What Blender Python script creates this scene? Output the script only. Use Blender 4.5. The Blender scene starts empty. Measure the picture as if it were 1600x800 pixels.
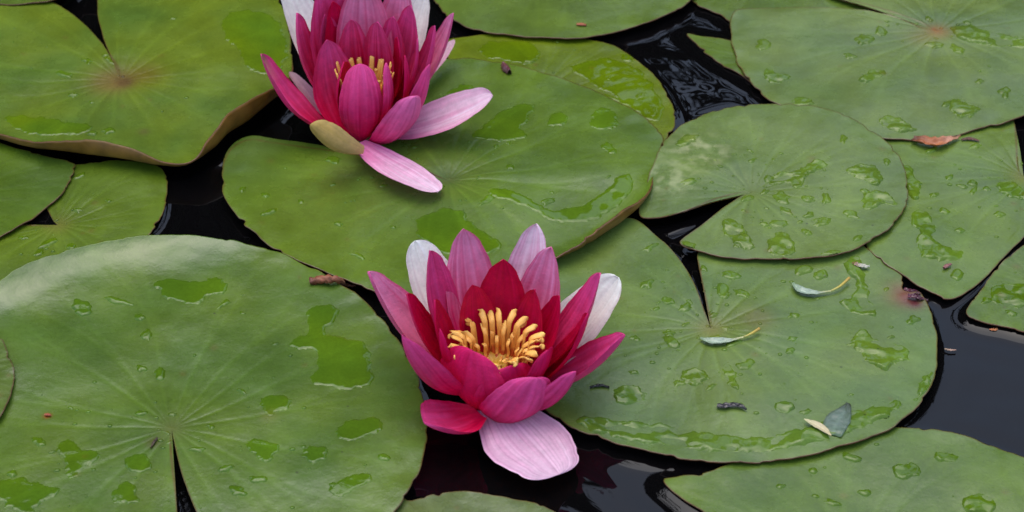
import bpy, math, random
import numpy as np
from mathutils import Vector, noise
from mathutils.bvhtree import BVHTree
R = math.radians
S = 0.01                      # the script thinks in centimetres, the scene is in metres
scene = bpy.context.scene
C = scene.collection

# ---------------------------------------------------------------- camera
PITCH, HFOV, DIST = R(38), R(28), 80.0
cam_pos = np.array([0.0, -DIST * math.cos(PITCH), DIST * math.sin(PITCH)])
FWD = np.array([0, math.cos(PITCH), -math.sin(PITCH)])
UP = np.array([0, math.sin(PITCH), math.cos(PITCH)])
RIGHT = np.array([1.0, 0, 0])
cd = bpy.data.cameras.new('camera')
cam = bpy.data.objects.new('camera', cd); C.objects.link(cam)
cam.location = Vector(cam_pos * S)
cam.rotation_euler = (math.pi / 2 - PITCH, 0, 0)
cd.sensor_width = 36; cd.angle = HFOV
cd.clip_start = 0.01; cd.clip_end = 200
cd.dof.use_dof = True
cd.dof.focus_distance = 0.77
cd.dof.aperture_fstop = 22
scene.camera = cam

# ---------------------------------------------------------------- sky and soft sun
SUN_EL, SUN_AZ = R(76), R(-25)       # azimuth measured from +Y (away from the camera), negative to the left
w = bpy.data.worlds.new('World'); scene.world = w; w.use_nodes = True
nt = w.node_tree; nt.nodes.clear()
sky = nt.nodes.new('ShaderNodeTexSky'); sky.sky_type = 'NISHITA'; sky.sun_disc = False
sky.sun_elevation = SUN_EL; sky.sun_rotation = SUN_AZ
sky.air_density = 1.2; sky.dust_density = 2.5; sky.ozone_density = 2.0
hs = nt.nodes.new('ShaderNodeHueSaturation'); hs.inputs['Saturation'].default_value = 0.9
bg = nt.nodes.new('ShaderNodeBackground'); bg.inputs['Strength'].default_value = 0.15
wo = nt.nodes.new('ShaderNodeOutputWorld')
nt.links.new(sky.outputs[0], hs.inputs['Color']); nt.links.new(hs.outputs[0], bg.inputs['Color']); nt.links.new(bg.outputs[0], wo.inputs['Surface'])
sl = bpy.data.lights.new('sun', 'SUN'); sl.energy = 0.6; sl.angle = R(55); sl.color = (1, 0.96, 0.9)
so = bpy.data.objects.new('sun', sl); C.objects.link(so)
sd = Vector((math.sin(SUN_AZ) * math.cos(SUN_EL), math.cos(SUN_AZ) * math.cos(SUN_EL), math.sin(SUN_EL)))
so.rotation_euler = sd.to_track_quat('Z', 'Y').to_euler(); so.location = sd * 5

scene.view_settings.view_transform = 'Standard'; scene.view_settings.look = 'None'
scene.view_settings.exposure = 0.95; scene.view_settings.gamma = 1.0
scene.cycles.use_denoising = True
scene.cycles.max_bounces = 8

# ---------------------------------------------------------------- pixel <-> world
F_PX = 800 / math.tan(HFOV / 2)
def ray(px, py):
    d = FWD * F_PX + RIGHT * (px - 800) - UP * (py - 400)
    return d / np.linalg.norm(d)
def at(px, py, z=0.0):
    d = ray(px, py); t = (z - cam_pos[2]) / d[2]
    return cam_pos + d * t
def pxcm(P):                    # pixels per centimetre at a point
    return F_PX / float(np.dot(np.asarray(P) - cam_pos, FWD))

# ---------------------------------------------------------------- helpers
def mesh_obj(name, V, faces, mats, parent=None, cols=None, mat_idx=None, smooth=True, loc=None):
    """one mesh object; V in cm in world space (or around loc when given)"""
    V = np.asarray(V, dtype=float)
    if loc is None: loc = np.array([0.0, 0, 0]) if parent is None else None
    origin = np.array(loc if loc is not None else (np.array(parent.location) / S))
    me = bpy.data.meshes.new(name)
    me.from_pydata(((V - origin) * S).tolist(), [], faces if isinstance(faces, list) else faces.tolist())
    for m in mats: me.materials.append(m)
    if mat_idx is not None: me.polygons.foreach_set('material_index', np.asarray(mat_idx, dtype=np.int32))
    if smooth: me.polygons.foreach_set('use_smooth', np.ones(len(me.polygons), dtype=bool))
    if cols is not None:
        a = me.color_attributes.new('col', 'FLOAT_COLOR', 'POINT')
        cc = np.ones((len(V), 4)); cc[:, :cols.shape[1]] = cols
        a.data.foreach_set('color', cc.ravel())
    me.update()
    o = bpy.data.objects.new(name, me); C.objects.link(o)
    if parent is not None: o.parent = parent
    else: o.location = Vector(origin * S)
    return o
def tag(o, label=None, cat=None, group=None, kind=None):
    if label: o['label'] = label
    if cat: o['category'] = cat
    if group: o['group'] = group
    if kind: o['kind'] = kind
    return o
def empty(name, P, label, cat, group=None):
    o = bpy.data.objects.new(name, None); C.objects.link(o); o.location = Vector(np.asarray(P) * S)
    o.empty_display_size = 0.02
    return tag(o, label, cat, group)
def grid_faces(nu, nv, off=0, flip=False):
    i, j = np.meshgrid(np.arange(nu - 1), np.arange(nv - 1), indexing='ij')
    a = (off + i * nv + j).ravel(); b = a + nv; c = b + 1; d = a + 1
    return np.stack([a, d, c, b] if flip else [a, b, c, d], 1)
def catmull(P, n):
    """centripetal-ish spline through rows of P, resampled evenly"""
    P = np.asarray(P, float); K = len(P)
    Q = np.vstack([2 * P[0] - P[1], P, 2 * P[-1] - P[-2]])
    out = []
    t = np.linspace(0, 1, 14, endpoint=False)[:, None]
    for k in range(K - 1):
        p0, p1, p2, p3 = Q[k:k + 4]
        out.append(0.5 * (2 * p1 + (p2 - p0) * t + (2 * p0 - 5 * p1 + 4 * p2 - p3) * t * t + (-p0 + 3 * p1 - 3 * p2 + p3) * t ** 3))
    out.append(P[-1:])
    D = np.vstack(out)
    s = np.r_[0, np.cumsum(np.linalg.norm(np.diff(D[:, :2], axis=0), axis=1))]
    u = np.linspace(0, s[-1], n)
    return np.stack([np.interp(u, s, D[:, k]) for k in range(D.shape[1])], 1)
def fbm(x, y, z=0.0, o=3):
    return noise.fractal(Vector((x, y, z)), 1.0, 2.0, o)
def fbm_arr(XY, f, seed, o=3):
    return np.array([noise.fractal((x * f, y * f, seed), 1.0, 2.0, o) for x, y in XY.tolist()])

# ---------------------------------------------------------------- materials
def new_mat(name):
    m = bpy.data.materials.new(name); m.use_nodes = True
    return m, m.node_tree, m.node_tree.nodes['Principled BSDF']
def node(nt, t, **kw):
    n = nt.nodes.new(t)
    for k, v in kw.items():
        if k in n.inputs: n.inputs[k].default_value = v
        else: setattr(n, k, v)
    return n
def leaf_material(name, rough, ior, bump, wet=False):
    m, nt, b = new_mat(name); L = nt.links.new
    tc = node(nt, 'ShaderNodeTexCoord'); at_ = node(nt, 'ShaderNodeAttribute', attribute_name='col')
    n1 = node(nt, 'ShaderNodeTexNoise', Scale=38.0, Detail=6.0, Roughness=0.6); L(tc.outputs['Object'], n1.inputs['Vector'])
    n2 = node(nt, 'ShaderNodeTexNoise', Scale=900.0, Detail=3.0, Roughness=0.6); L(tc.outputs['Object'], n2.inputs['Vector'])
    r1 = node(nt, 'ShaderNodeMapRange'); r1.inputs['From Min'].default_value = .3; r1.inputs['From Max'].default_value = .7
    r1.inputs['To Min'].default_value = .78; r1.inputs['To Max'].default_value = 1.2; L(n1.outputs['Fac'], r1.inputs['Value'])
    r2 = node(nt, 'ShaderNodeMapRange'); r2.inputs['From Min'].default_value = .3; r2.inputs['From Max'].default_value = .7
    r2.inputs['To Min'].default_value = .9; r2.inputs['To Max'].default_value = 1.1; L(n2.outputs['Fac'], r2.inputs['Value'])
    mu = node(nt, 'ShaderNodeMath', operation='MULTIPLY'); L(r1.outputs[0], mu.inputs[0]); L(r2.outputs[0], mu.inputs[1])
    vm = node(nt, 'ShaderNodeVectorMath', operation='SCALE'); L(at_.outputs['Color'], vm.inputs[0]); L(mu.outputs[0], vm.inputs['Scale'])
    # dirt flecks
    vo = node(nt, 'ShaderNodeTexVoronoi', Scale=95.0); L(tc.outputs['Object'], vo.inputs['Vector'])
    lt = node(nt, 'ShaderNodeMapRange'); lt.inputs['From Min'].default_value = .035; lt.inputs['From Max'].default_value = .06
    lt.inputs['To Min'].default_value = .75; lt.inputs['To Max'].default_value = 0; L(vo.outputs['Distance'], lt.inputs['Value'])
    n3 = node(nt, 'ShaderNodeTexNoise', Scale=25.0); L(tc.outputs['Object'], n3.inputs['Vector'])
    g3 = node(nt, 'ShaderNodeMath', operation='GREATER_THAN'); g3.inputs[1].default_value = .56; L(n3.outputs['Fac'], g3.inputs[0])
    m3 = node(nt, 'ShaderNodeMath', operation='MULTIPLY'); L(lt.outputs[0], m3.inputs[0]); L(g3.outputs[0], m3.inputs[1])
    mx = node(nt, 'ShaderNodeMix', data_type='RGBA'); L(m3.outputs[0], mx.inputs[0]); L(vm.outputs[0], mx.inputs[6])
    mx.inputs[7].default_value = (.03, .04, .012, 1)
    L(mx.outputs[2], b.inputs['Base Color'])
    b.inputs['IOR'].default_value = ior
    if wet: b.inputs['Roughness'].default_value = rough
    else:
        rr = node(nt, 'ShaderNodeMapRange'); rr.inputs['To Min'].default_value = rough - .1; rr.inputs['To Max'].default_value = rough + .14
        L(n1.outputs['Fac'], rr.inputs['Value']); L(rr.outputs[0], b.inputs['Roughness'])
    if bump:
        bp = node(nt, 'ShaderNodeBump', Strength=bump, Distance=0.0006); L(n2.outputs['Fac'], bp.inputs['Height']); L(bp.outputs[0], b.inputs['Normal'])
        if not wet:
            n4 = node(nt, 'ShaderNodeTexNoise', Scale=70.0, Detail=4.0); L(tc.outputs['Object'], n4.inputs['Vector'])
            b2 = node(nt, 'ShaderNodeBump', Strength=.16, Distance=0.003); L(n4.outputs['Fac'], b2.inputs['Height']); L(bp.outputs[0], b2.inputs['Normal']); L(b2.outputs[0], b.inputs['Normal'])
    return m
M_LEAF = leaf_material('lily_leaf', .25, 1.52, .08)
M_WET = leaf_material('water_film_on_leaf', .035, 1.36, 0, wet=True)
def simple(name, col, rough=.5, ior=1.45, nscale=0, namp=.2, bump=0):
    m, nt, b = new_mat(name); L = nt.links.new
    b.inputs['Roughness'].default_value = rough; b.inputs['IOR'].default_value = ior
    b.inputs['Base Color'].default_value = (*col, 1)
    if nscale:
        tc = node(nt, 'ShaderNodeTexCoord'); n = node(nt, 'ShaderNodeTexNoise', Scale=float(nscale), Detail=5.0); L(tc.outputs['Object'], n.inputs['Vector'])
        r = node(nt, 'ShaderNodeMapRange'); r.inputs['From Min'].default_value = .3; r.inputs['From Max'].default_value = .7
        r.inputs['To Min'].default_value = 1 - namp; r.inputs['To Max'].default_value = 1 + namp; L(n.outputs['Fac'], r.inputs['Value'])
        v = node(nt, 'ShaderNodeVectorMath', operation='SCALE'); v.inputs[0].default_value = col; L(r.outputs[0], v.inputs['Scale']); L(v.outputs[0], b.inputs['Base Color'])
        if bump:
            bp = node(nt, 'ShaderNodeBump', Strength=bump, Distance=0.001); L(n.outputs['Fac'], bp.inputs['Height']); L(bp.outputs[0], b.inputs['Normal'])
    return m
M_UNDER = simple('leaf_underside', (.17, .085, .014), .4, 1.45, 120, .35, .3)
M_RIM = simple('leaf_rim', (.12, .045, .02), .4, 1.45, 200, .4)
M_STEM = simple('stem', (.10, .09, .03), .5, 1.45, 90, .3)
M_BANK = simple('bank_soil', (.05, .04, .025), .9, 1.4, 3, .4)

def petal_material():
    m, nt, b = new_mat('petal'); L = nt.links.new
    at_ = node(nt, 'ShaderNodeAttribute', attribute_name='col'); tc = node(nt, 'ShaderNodeTexCoord')
    n = node(nt, 'ShaderNodeTexNoise', Scale=900.0, Detail=2.0); L(tc.outputs['Object'], n.inputs['Vector'])
    n2 = node(nt, 'ShaderNodeTexNoise', Scale=230.0, Detail=8.0, Roughness=.75); L(tc.outputs['Object'], n2.inputs['Vector'])
    r = node(nt, 'ShaderNodeMapRange'); r.inputs['From Min'].default_value = .3; r.inputs['From Max'].default_value = .7
    r.inputs['To Min'].default_value = .84; r.inputs['To Max'].default_value = 1.16; L(n2.outputs['Fac'], r.inputs['Value'])
    v = node(nt, 'ShaderNodeVectorMath', operation='SCALE'); L(at_.outputs['Color'], v.inputs[0]); L(r.outputs[0], v.inputs['Scale'])
    L(v.outputs[0], b.inputs['Base Color'])
    b.inputs['Roughness'].default_value = .45; b.inputs['IOR'].default_value = 1.3
    bp = node(nt, 'ShaderNodeBump', Strength=.45, Distance=0.0004); L(n.outputs['Fac'], bp.inputs['Height']); L(bp.outputs[0], b.inputs['Normal'])
    tr = node(nt, 'ShaderNodeBsdfTranslucent'); L(v.outputs[0], tr.inputs['Color'])
    mx = node(nt, 'ShaderNodeMixShader'); mx.inputs[0].default_value = .3
    out = nt.nodes['Material Output']; L(b.outputs[0], mx.inputs[1]); L(tr.outputs[0], mx.inputs[2]); L(mx.outputs[0], out.inputs['Surface'])
    return m
M_PETAL = petal_material()
def attr_mat(name, rough, ior=1.45):
    m, nt, b = new_mat(name); at_ = node(nt, 'ShaderNodeAttribute', attribute_name='col')
    tc = node(nt, 'ShaderNodeTexCoord'); n = node(nt, 'ShaderNodeTexNoise', Scale=400.0, Detail=3.0); nt.links.new(tc.outputs['Object'], n.inputs['Vector'])
    bp = node(nt, 'ShaderNodeBump', Strength=.4, Distance=0.0005); nt.links.new(n.outputs['Fac'], bp.inputs['Height']); nt.links.new(bp.outputs[0], b.inputs['Normal'])
    nt.links.new(at_.outputs['Color'], b.inputs['Base Color']); b.inputs['Roughness'].default_value = rough; b.inputs['IOR'].default_value = ior
    return m
M_ATTR = attr_mat('plant_scrap', .5)
M_STAMEN = attr_mat('stamen', .45)
M_WETSCRAP = attr_mat('wet_scrap', .12, 1.4)

def water_material():
    m, nt, b = new_mat('pond_water'); L = nt.links.new
    b.inputs['Base Color'].default_value = (.0022, .002, .0022, 1); b.inputs['Roughness'].default_value = .02; b.inputs['IOR'].default_value = 1.333
    tc = node(nt, 'ShaderNodeTexCoord'); n = node(nt, 'ShaderNodeTexNoise', Scale=14.0, Detail=2.0); L(tc.outputs['Object'], n.inputs['Vector'])
    bp = node(nt, 'ShaderNodeBump', Strength=.04, Distance=0.002); L(n.outputs['Fac'], bp.inputs['Height']); L(bp.outputs[0], b.inputs['Normal'])
    return m
M_WATER = water_material()

# ---------------------------------------------------------------- lily pads
PADS = []           # dicts with name, obj, bvh, cols...
OUTLINES = []
WET = (.10, .19, .012)
def mixc(a, b, t):
    t = np.asarray(t)[:, None]; return a * (1 - t) + np.asarray(b)[None, :] * t
def make_pad(center, outline, z0, label, base=(.10, .185, .022), base2=(.085, .17, .03), bumps=(), stains=(), seed=1,
             NU=380, NR=64, spot=(.16, .16, .05), spot_s=.5, vein=.19, dish=.05, wave=.09, rim=(.10, .05, .02), mott=0):
    rims, bases = [], []
    z0 = z0 + .08
    cz = z0
    Cn = at(center[0], center[1], cz)
    for e in outline:
        if len(e) == 2:
            P = at(e[0], e[1], z0); Bp = Cn + (P - Cn) * .955
        else:
            P = at(e[0], e[1], z0 + e[2]); Bp = at(e[3], e[4], z0 - .1)
        rims.append(P); bases.append(Bp)
    rims = [Cn + (rims[0] - Cn) * .02] + rims + [Cn + (rims[-1] - Cn) * .02]
    bases = [Cn + (bases[0] - Cn) * .02] + bases + [Cn + (bases[-1] - Cn) * .02]
    RB = catmull(np.hstack([np.array(rims), np.array(bases)]), NU)
    Pr, Pb = RB[:, :3], RB[:, 3:]
    OUTLINES.append(Pb[::2, :2].copy())
    # a little raggedness of the rim
    rad = np.linalg.norm((Pr - Cn)[:, :2], axis=1)
    jit = np.array([noise.fractal((x * .9, y * .9, seed * 3.1), 1, 2, 3) for x, y in Pr[:, :2]]) * .09 + np.array([min(0, noise.noise((x * 2.6, y * 2.6, seed * 5.3)) + .25) for x, y in Pr[:, :2]]) * .28
    dirv = (Pr - Cn) / np.maximum(rad, .01)[:, None]
    Pr = Pr + dirv * (jit * np.clip(rad / 3, 0, 1))[:, None]
    v = np.linspace(0, 1, NR) ** .8
    v = np.r_[v[v < .84], np.linspace(.84, 1, 20)]
    vv = v[None, :, None]
    K = .84
    lin = Cn + (Pb - Cn)[:, None, :] * (vv / K * .86)
    q = np.clip((vv - K) / (1 - K), 0, 1); p0 = (Cn + (Pb - Cn) * .86)[:, None, :]
    bez = (1 - q) ** 2 * p0 + 2 * q * (1 - q) * Pb[:, None, :] + q * q * Pr[:, None, :]
    G = np.where(vv < K, lin, bez)
    nu, nv = G.shape[:2]
    V = G.reshape(-1, 3); vf = np.broadcast_to(v[None, :], (nu, nv)).ravel()
    d = V[:, :2] - Cn[:2]; rr = np.hypot(d[:, 0], d[:, 1]); th = np.arctan2(d[:, 1], d[:, 0])
    n1 = fbm_arr(V[:, :2], .16, seed * 7.7, 2)
    V[:, 2] += .05 * np.clip((vf - .8) / .2, 0, 1) * fbm_arr(V[:, :2], .8, seed + .5, 2)
    V[:, 2] += wave * n1 * 2 * np.clip(rr / 2, 0, 1) - dish * np.exp(-(rr / 1.1) ** 2)
    for (bx, by, br, ba) in bumps:
        q = at(bx, by, z0); dz = ba * np.exp(-((V[:, 0] - q[0]) ** 2 + (V[:, 1] - q[1]) ** 2) / br ** 2)
        V += (cam_pos - V) * (dz / (cam_pos[2] - V[:, 2]))[:, None]
    # veins: forked, radial
    rng = random.Random(seed); nvn = 19; vn = np.zeros(len(V))
    for k in range(nvn):
        t0 = -math.pi + (k + rng.uniform(-.25, .25)) * 2 * math.pi / nvn
        fk = rng.uniform(.3, .5); sp = rng.uniform(.12, .2)
        for sg in (-1, 1):
            tt = t0 + sg * sp * np.clip(vf - fk, 0, 1) + .05 * np.sin(vf * 5 + k)
            dd = (th - tt + math.pi) % (2 * math.pi) - math.pi
            vn = np.maximum(vn, np.exp(-(dd * rr / (.05 + .05 * np.clip(rr / 3, 0, 1))) ** 2) * (1 - .75 * vf) * np.clip(rr / 1.3, .15, 1))
    V[:, 2] += -.01 * vn
    soft = np.exp(-((np.abs(((th * nvn / (2 * math.pi)) % 1) - .5)) / .3) ** 2) * np.exp(-(rr / 2.6) ** 2)
    # pigment
    n2 = np.clip(.5 + .9 * fbm_arr(V[:, :2], .35, seed * 3.3, 3), 0, 1)
    col = np.asarray(base)[None, :] * (1 - n2[:, None]) + np.asarray(base2)[None, :] * .88 * n2[:, None]
    col *= (1 + vein * vn - .18 * soft)[:, None]
    col = mixc(col, spot, spot_s * np.exp(-(rr / .55) ** 2))
    for _ in range(9):
        c0 = Pr[rng.randrange(len(Pr))]; f0 = rng.uniform(.25, .97); r0 = rng.uniform(.05, .16)
        dd = np.hypot(V[:, 0] - (Cn[0] + (c0[0] - Cn[0]) * f0), V[:, 1] - (Cn[1] + (c0[1] - Cn[1]) * f0)) / r0
        col = mixc(col, (.13, .09, .03), .35 * np.exp(-dd ** 2))
    hf = np.clip(.45 + 1.8 * fbm_arr(V[:, :2], 2.6, 4.4, 4), 0, 1.3) if mott else 1
    for (sx, sy, sr, sc, ss) in stains:
        q = at(sx, sy, z0)
        dd = np.hypot(V[:, 0] - q[0], V[:, 1] - q[1]) / sr
        col = mixc(col, sc, np.clip(hf * ss * np.clip(np.exp(-dd ** 2 * 1.2) * (1 + .8 * (n1 + n2 - .5)), 0, 1), 0, 1))
    ed = np.full(len(V), 9.0); oa = Pr[:-1, :2].astype(np.float32); ob = Pr[1:, :2].astype(np.float32); ab = (ob - oa)[None]; al = np.maximum((ab * ab).sum(2), 1e-9)
    for s0 in range(0, len(V), 3000):
        ap = V[s0:s0 + 3000, None, :2].astype(np.float32) - oa[None]; tt = np.clip((ap * ab).sum(2) / al, 0, 1)
        ed[s0:s0 + 3000] = np.sqrt(((ap - ab * tt[..., None]) ** 2).sum(2).min(1))
    e = np.clip(1 - ed / .065, 0, 1) * np.clip(rr / 1.0, 0.2, 1)
    col = mixc(col, rim, .75 * e)
    # underside
    Gv = V.reshape(nu, nv, 3)
    du = np.gradient(Gv, axis=0); dv = np.gradient(Gv, axis=1)
    N = np.cross(dv, du); N /= np.maximum(np.linalg.norm(N, axis=2, keepdims=True), 1e-9)
    if np.median(N[:, nv // 2, 2]) < 0: N = -N
    N[:, :3, :] = (0, 0, 1)
    hr = np.clip((Pr[:, 2] - z0) / .15, 0, 1)[:, None, None]; bot = (Gv - (N * hr + np.array([0, 0, 1.0]) * (1 - hr)) * .055).reshape(-1, 3)
    ft = grid_faces(nu, nv); 
    a, b, c = Gv[nu // 2, nv // 2], Gv[nu // 2 + 1, nv // 2], Gv[nu // 2, nv // 2 + 1]
    up = np.cross(b - a, c - a)[2] > 0
    ft = grid_faces(nu, nv, 0, not up); fb = grid_faces(nu, nv, nu * nv, up)
    i = np.arange(nu - 1); o = nu * nv
    r0 = i * nv + nv - 1; fr = np.stack([r0, r0 + nv, o + r0 + nv, o + r0], 1)
    if not up: fr = fr[:, ::-1]
    allV = np.vstack([V, bot]); faces = np.vstack([ft, fb, fr])
    mi = np.r_[np.zeros(len(ft)), np.ones(len(fb)), np.full(len(fr), 2)]
    col = col * np.array([.98, .83, .58])
    cols = np.vstack([col, np.tile([.17, .085, .014], (len(bot), 1))])
    root = empty('lily_pad', (Cn[0], Cn[1], z0), label, 'lily pad', 'water lily pads floating on the pond')
    mesh_obj('leaf_blade', allV, faces, [M_LEAF, M_UNDER, M_RIM], root, cols, mi)
    bvh = BVHTree.FromPolygons(V.tolist(), ft.tolist())
    # stalk below the leaf, running down into the water
    tube('stalk', [Cn + (0, 0, -dish - .3), Cn + (.3, .4, -2), Cn + (1.2, 1.5, -8)], [.25, .24, .22], M_STEM, root)
    pad = dict(root=root, bvh=bvh, z0=z0, V=V, faces=ft, col=col, seed=seed)
    PADS.append(pad)
    return pad
def tube(name, pts, rad, mat, parent=None, cols=None, nseg=10, loc=None, wob=0, seed=0):
    P = np.array(pts, float); k = len(P)
    n = max(k * 6, 8)
    RP = catmull(np.hstack([P, np.array(rad)[:, None]]), n) if k > 2 else np.hstack([np.linspace(P[0], P[-1], n), np.linspace(rad[0], rad[-1], n)[:, None]])
    Vs = []
    T = np.gradient(RP[:, :3], axis=0)
    for i in range(n):
        t = T[i] / np.linalg.norm(T[i]); a = np.cross(t, (0, .1, 1.0) if abs(t[2]) < .9 else (1.0, 0, 0)); a /= np.linalg.norm(a); b = np.cross(t, a)
        for j in range(nseg):
            f = 2 * math.pi * j / nseg
            r = RP[i, 3] * (1 + wob * noise.noise((i * .5, j * 1.3, seed)))
            Vs.append(RP[i, :3] + r * (math.cos(f) * a + math.sin(f) * b))
    F = []
    for i in range(n - 1):
        for j in range(nseg):
            F.append((i * nseg + j, i * nseg + (j + 1) % nseg, (i + 1) * nseg + (j + 1) % nseg, (i + 1) * nseg + j))
    F.append(tuple(range(nseg))[::-1]); F.append(tuple((n - 1) * nseg + j for j in range(nseg)))
    if cols is not None: cols = np.repeat(cols if len(cols) == n else np.stack([np.interp(np.linspace(0, 1, n), np.linspace(0, 1, len(cols)), np.array(cols)[:, c]) for c in range(3)], 1), nseg, 0)
    return mesh_obj(name, Vs, F, [mat], parent, cols, loc=loc)

# pad outlines: (px, py) on the leaf's level, or (px, py, rim height, foot px, foot py) where the rim is turned up
A = make_pad((188, 125), [(186, 108), (172, 88), (160, 55), (152, 10), (165, -50), (240, -95), (340, -80), (415, -35), (448, 30), (456, 90),
     (452, 122, .5, 462, 135), (420, 143, .9, 436, 166), (382, 160, 1.0, 402, 196), (350, 185, 1.0, 368, 216), (322, 225, .7, 345, 236), (305, 250, .45, 315, 253),
     (285, 258, .3, 290, 267), (262, 258, .3, 262, 268), (235, 248, .45, 232, 267), (200, 233, .6, 196, 262), (150, 222, .75, 145, 255), (100, 222, .75, 98, 246),
     (50, 221, .5, 48, 238), (0, 208, .4, -5, 222), (-70, 185, .3, -72, 195), (-150, 130), (-190, 60), (-170, -10), (-80, -45), (10, -20), (70, 0), (108, 20), (135, 42), (165, 78), (182, 108)],
     .55, 'large yellow-green pad in the upper left corner with brown turned up front rim', base=(.115, .19, .016), base2=(.085, .175, .028), seed=11,
     spot=(.16, .11, .03), spot_s=.8, stains=[(170, 128, 1.0, (.16, .12, .05), .65), (228, 118, .9, (.15, .12, .02), .7), (195, 128, .4, (.09, .06, .03), .8), (225, 205, .25, (.1, .09, .04), .5)], bumps=[(380, 20, 4, .2)])
B = make_pad((-80, 300), [(-85, 285), (-140, 200), (-40, 195), (0, 222), (60, 240), (112, 255), (117, 266), (108, 285), (85, 312), (50, 342), (0, 370), (-80, 410), (-180, 400), (-240, 330), (-180, 270), (-95, 300)],
     .25, 'small dark green pad on the left edge tucked under the brown rimmed pad', base=(.075, .15, .012), base2=(.06, .13, .02), seed=12)
Cc = make_pad((90, 350), [(80, 338), (60, 290), (80, 262), (130, 256), (200, 254), (245, 262), (260, 280), (262, 305), (256, 335), (240, 360), (200, 400), (130, 440), (40, 460), (-40, 450), (-90, 410), (-60, 360), (0, 350), (76, 352)],
     .1, 'yellow-green pad half hidden between the brown rimmed pad and the big front left pad', base=(.10, .18, .014), base2=(.085, .165, .02), seed=13)
D = make_pad((268, 668), [(272, 690), (284, 740), (308, 800), (340, 860), (370, 925), (450, 930), (540, 890), (600, 820), (640, 765), (660, 715), (668, 670), (662, 620), (645, 570), (605, 505), (560, 462),
     (500, 426), (430, 393), (350, 371), (280, 363), (205, 367), (130, 380), (60, 402), (0, 437), (-70, 500), (-125, 590), (-135, 690), (-100, 790), (-30, 880), (80, 930), (190, 935), (262, 900), (276, 850), (276, 790), (270, 735), (266, 690)],
     .6, 'biggest pad, lower left, with pale grey-blue far margin and slit at the bottom', base=(.085, .165, .02), base2=(.07, .155, .028), seed=14, NU=460, NR=74,
     spot=(.10, .14, .05), spot_s=.6, bumps=[(-80, 395, 3.4, .75), (0, 345, 3.4, .75), (90, 313, 3.4, .75), (190, 295, 3.4, .75), (290, 293, 3.4, .7), (390, 307, 3.2, .5)], stains=[(74, 650, .12, (.3, .05, .02), 1.3), (240, 690, .3, (.06, .05, .02), .5), (420, 650, .3, (.25, .2, .12), .25)])
E = make_pad((-70, 590), [(-80, 580), (-130, 520), (-60, 495), (-10, 520), (12, 548), (22, 590), (15, 625), (-5, 655), (-60, 690), (-130, 660), (-82, 600)],
     .85, 'tiny sliver of a purple-rimmed pad at the left edge lying on the biggest pad', base=(.08, .14, .03), seed=15, rim=(.08, .02, .03))
G = make_pad((840, 150), [(820, 150), (730, 120), (690, 70), (730, 55), (800, 53), (900, 58), (962, 72), (1010, 104), (1042, 145), (1054, 182), (1046, 212), (1000, 250), (900, 260), (760, 220), (822, 165)],
     .15, 'shiny wet yellow-green pad between the top centre pad and the pad with the back flower', base=(.12, .19, .008), base2=(.10, .175, .014), seed=16)
H = make_pad((860, -60), [(850, -75), (800, -160), (700, -120), (670, -40), (685, 5), (720, 36), (770, 50), (830, 58), (900, 59), (960, 49), (1020, 29), (1070, 5), (1095, -30), (1060, -110), (960, -160), (864, -75)],
     .4, 'pale green pad cut by the top edge above the wet yellow-green pad', base=(.10, .185, .03), base2=(.09, .17, .04), seed=17)
Fp = make_pad((700, 278), [(665, 268), (600, 250), (500, 226), (430, 215), (388, 213), (358, 230), (347, 268), (352, 308), (378, 346), (430, 388), (500, 422), (560, 446), (640, 462), (740, 455), (820, 430),
     (868, 399, .45, 872, 404), (905, 375, .7, 908, 392), (940, 350, .85, 950, 372), (970, 328, .8, 985, 350), (1000, 312, .6, 1006, 328), (1016, 296, .3, 1016, 304),
     (1022, 272), (1034, 240), (1036, 212), (1005, 180), (950, 148), (880, 120), (800, 99), (740, 92), (690, 94), (600, 98), (530, 120), (510, 165), (560, 215), (668, 266)],
     .45, 'large central pad under the back flower with brown front right rim', base=(.095, .185, .02), base2=(.08, .165, .03), seed=18, NU=440, NR=72,
     spot=(.05, .1, .03), spot_s=.8, stains=[(790, 108, .2, (.12, .03, .04), .6), (450, 370, 3.5, (.11, .18, .008), .5)], dish=.12, bumps=[(450, 230, 3.5, -.25)])
I = make_pad((1465, 47), [(1440, 42), (1400, 28), (1340, 17), (1250, 13), (1180, 13), (1147, 18), (1142, 55), (1158, 105), (1198, 150), (1260, 182), (1320, 202), (1380, 214), (1450, 215), (1520, 205), (1600, 183),
     (1700, 145), (1780, 85), (1800, 10), (1740, -60), (1620, -105), (1480, -115), (1370, -85), (1290, -40), (1290, -8), (1340, 6), (1400, 22), (1440, 34)],
     .28, 'large pale green pad at the upper right whose slit meets a reddish centre', base=(.125, .205, .06), base2=(.11, .2, .07), seed=19, spot=(.22, .15, .06), spot_s=.9,
     stains=[(1462, 45, .14, (.35, .1, .03), .7), (1440, 58, .8, (.2, .17, .07), .5)])
J = make_pad((1190, -50), [(1190, -65), (1120, -90), (1075, -40), (1085, 2), (1125, 22), (1160, 40), (1250, 50), (1340, 40), (1360, -20), (1290, -80), (1196, -65)],
     .12, 'dim green pad at the top edge behind the large upper right pad', base=(.085, .15, .02), seed=20)
Kp = make_pad((1230, 90), [(1200, 85), (1140, 62), (1100, 55), (1074, 52), (1092, 72), (1120, 95), (1150, 112), (1220, 150), (1300, 150), (1340, 100), (1290, 60), (1236, 84)],
     .06, 'pointed tip of a pad poking out left of the large upper right pad', base=(.09, .165, .02), seed=21)
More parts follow.
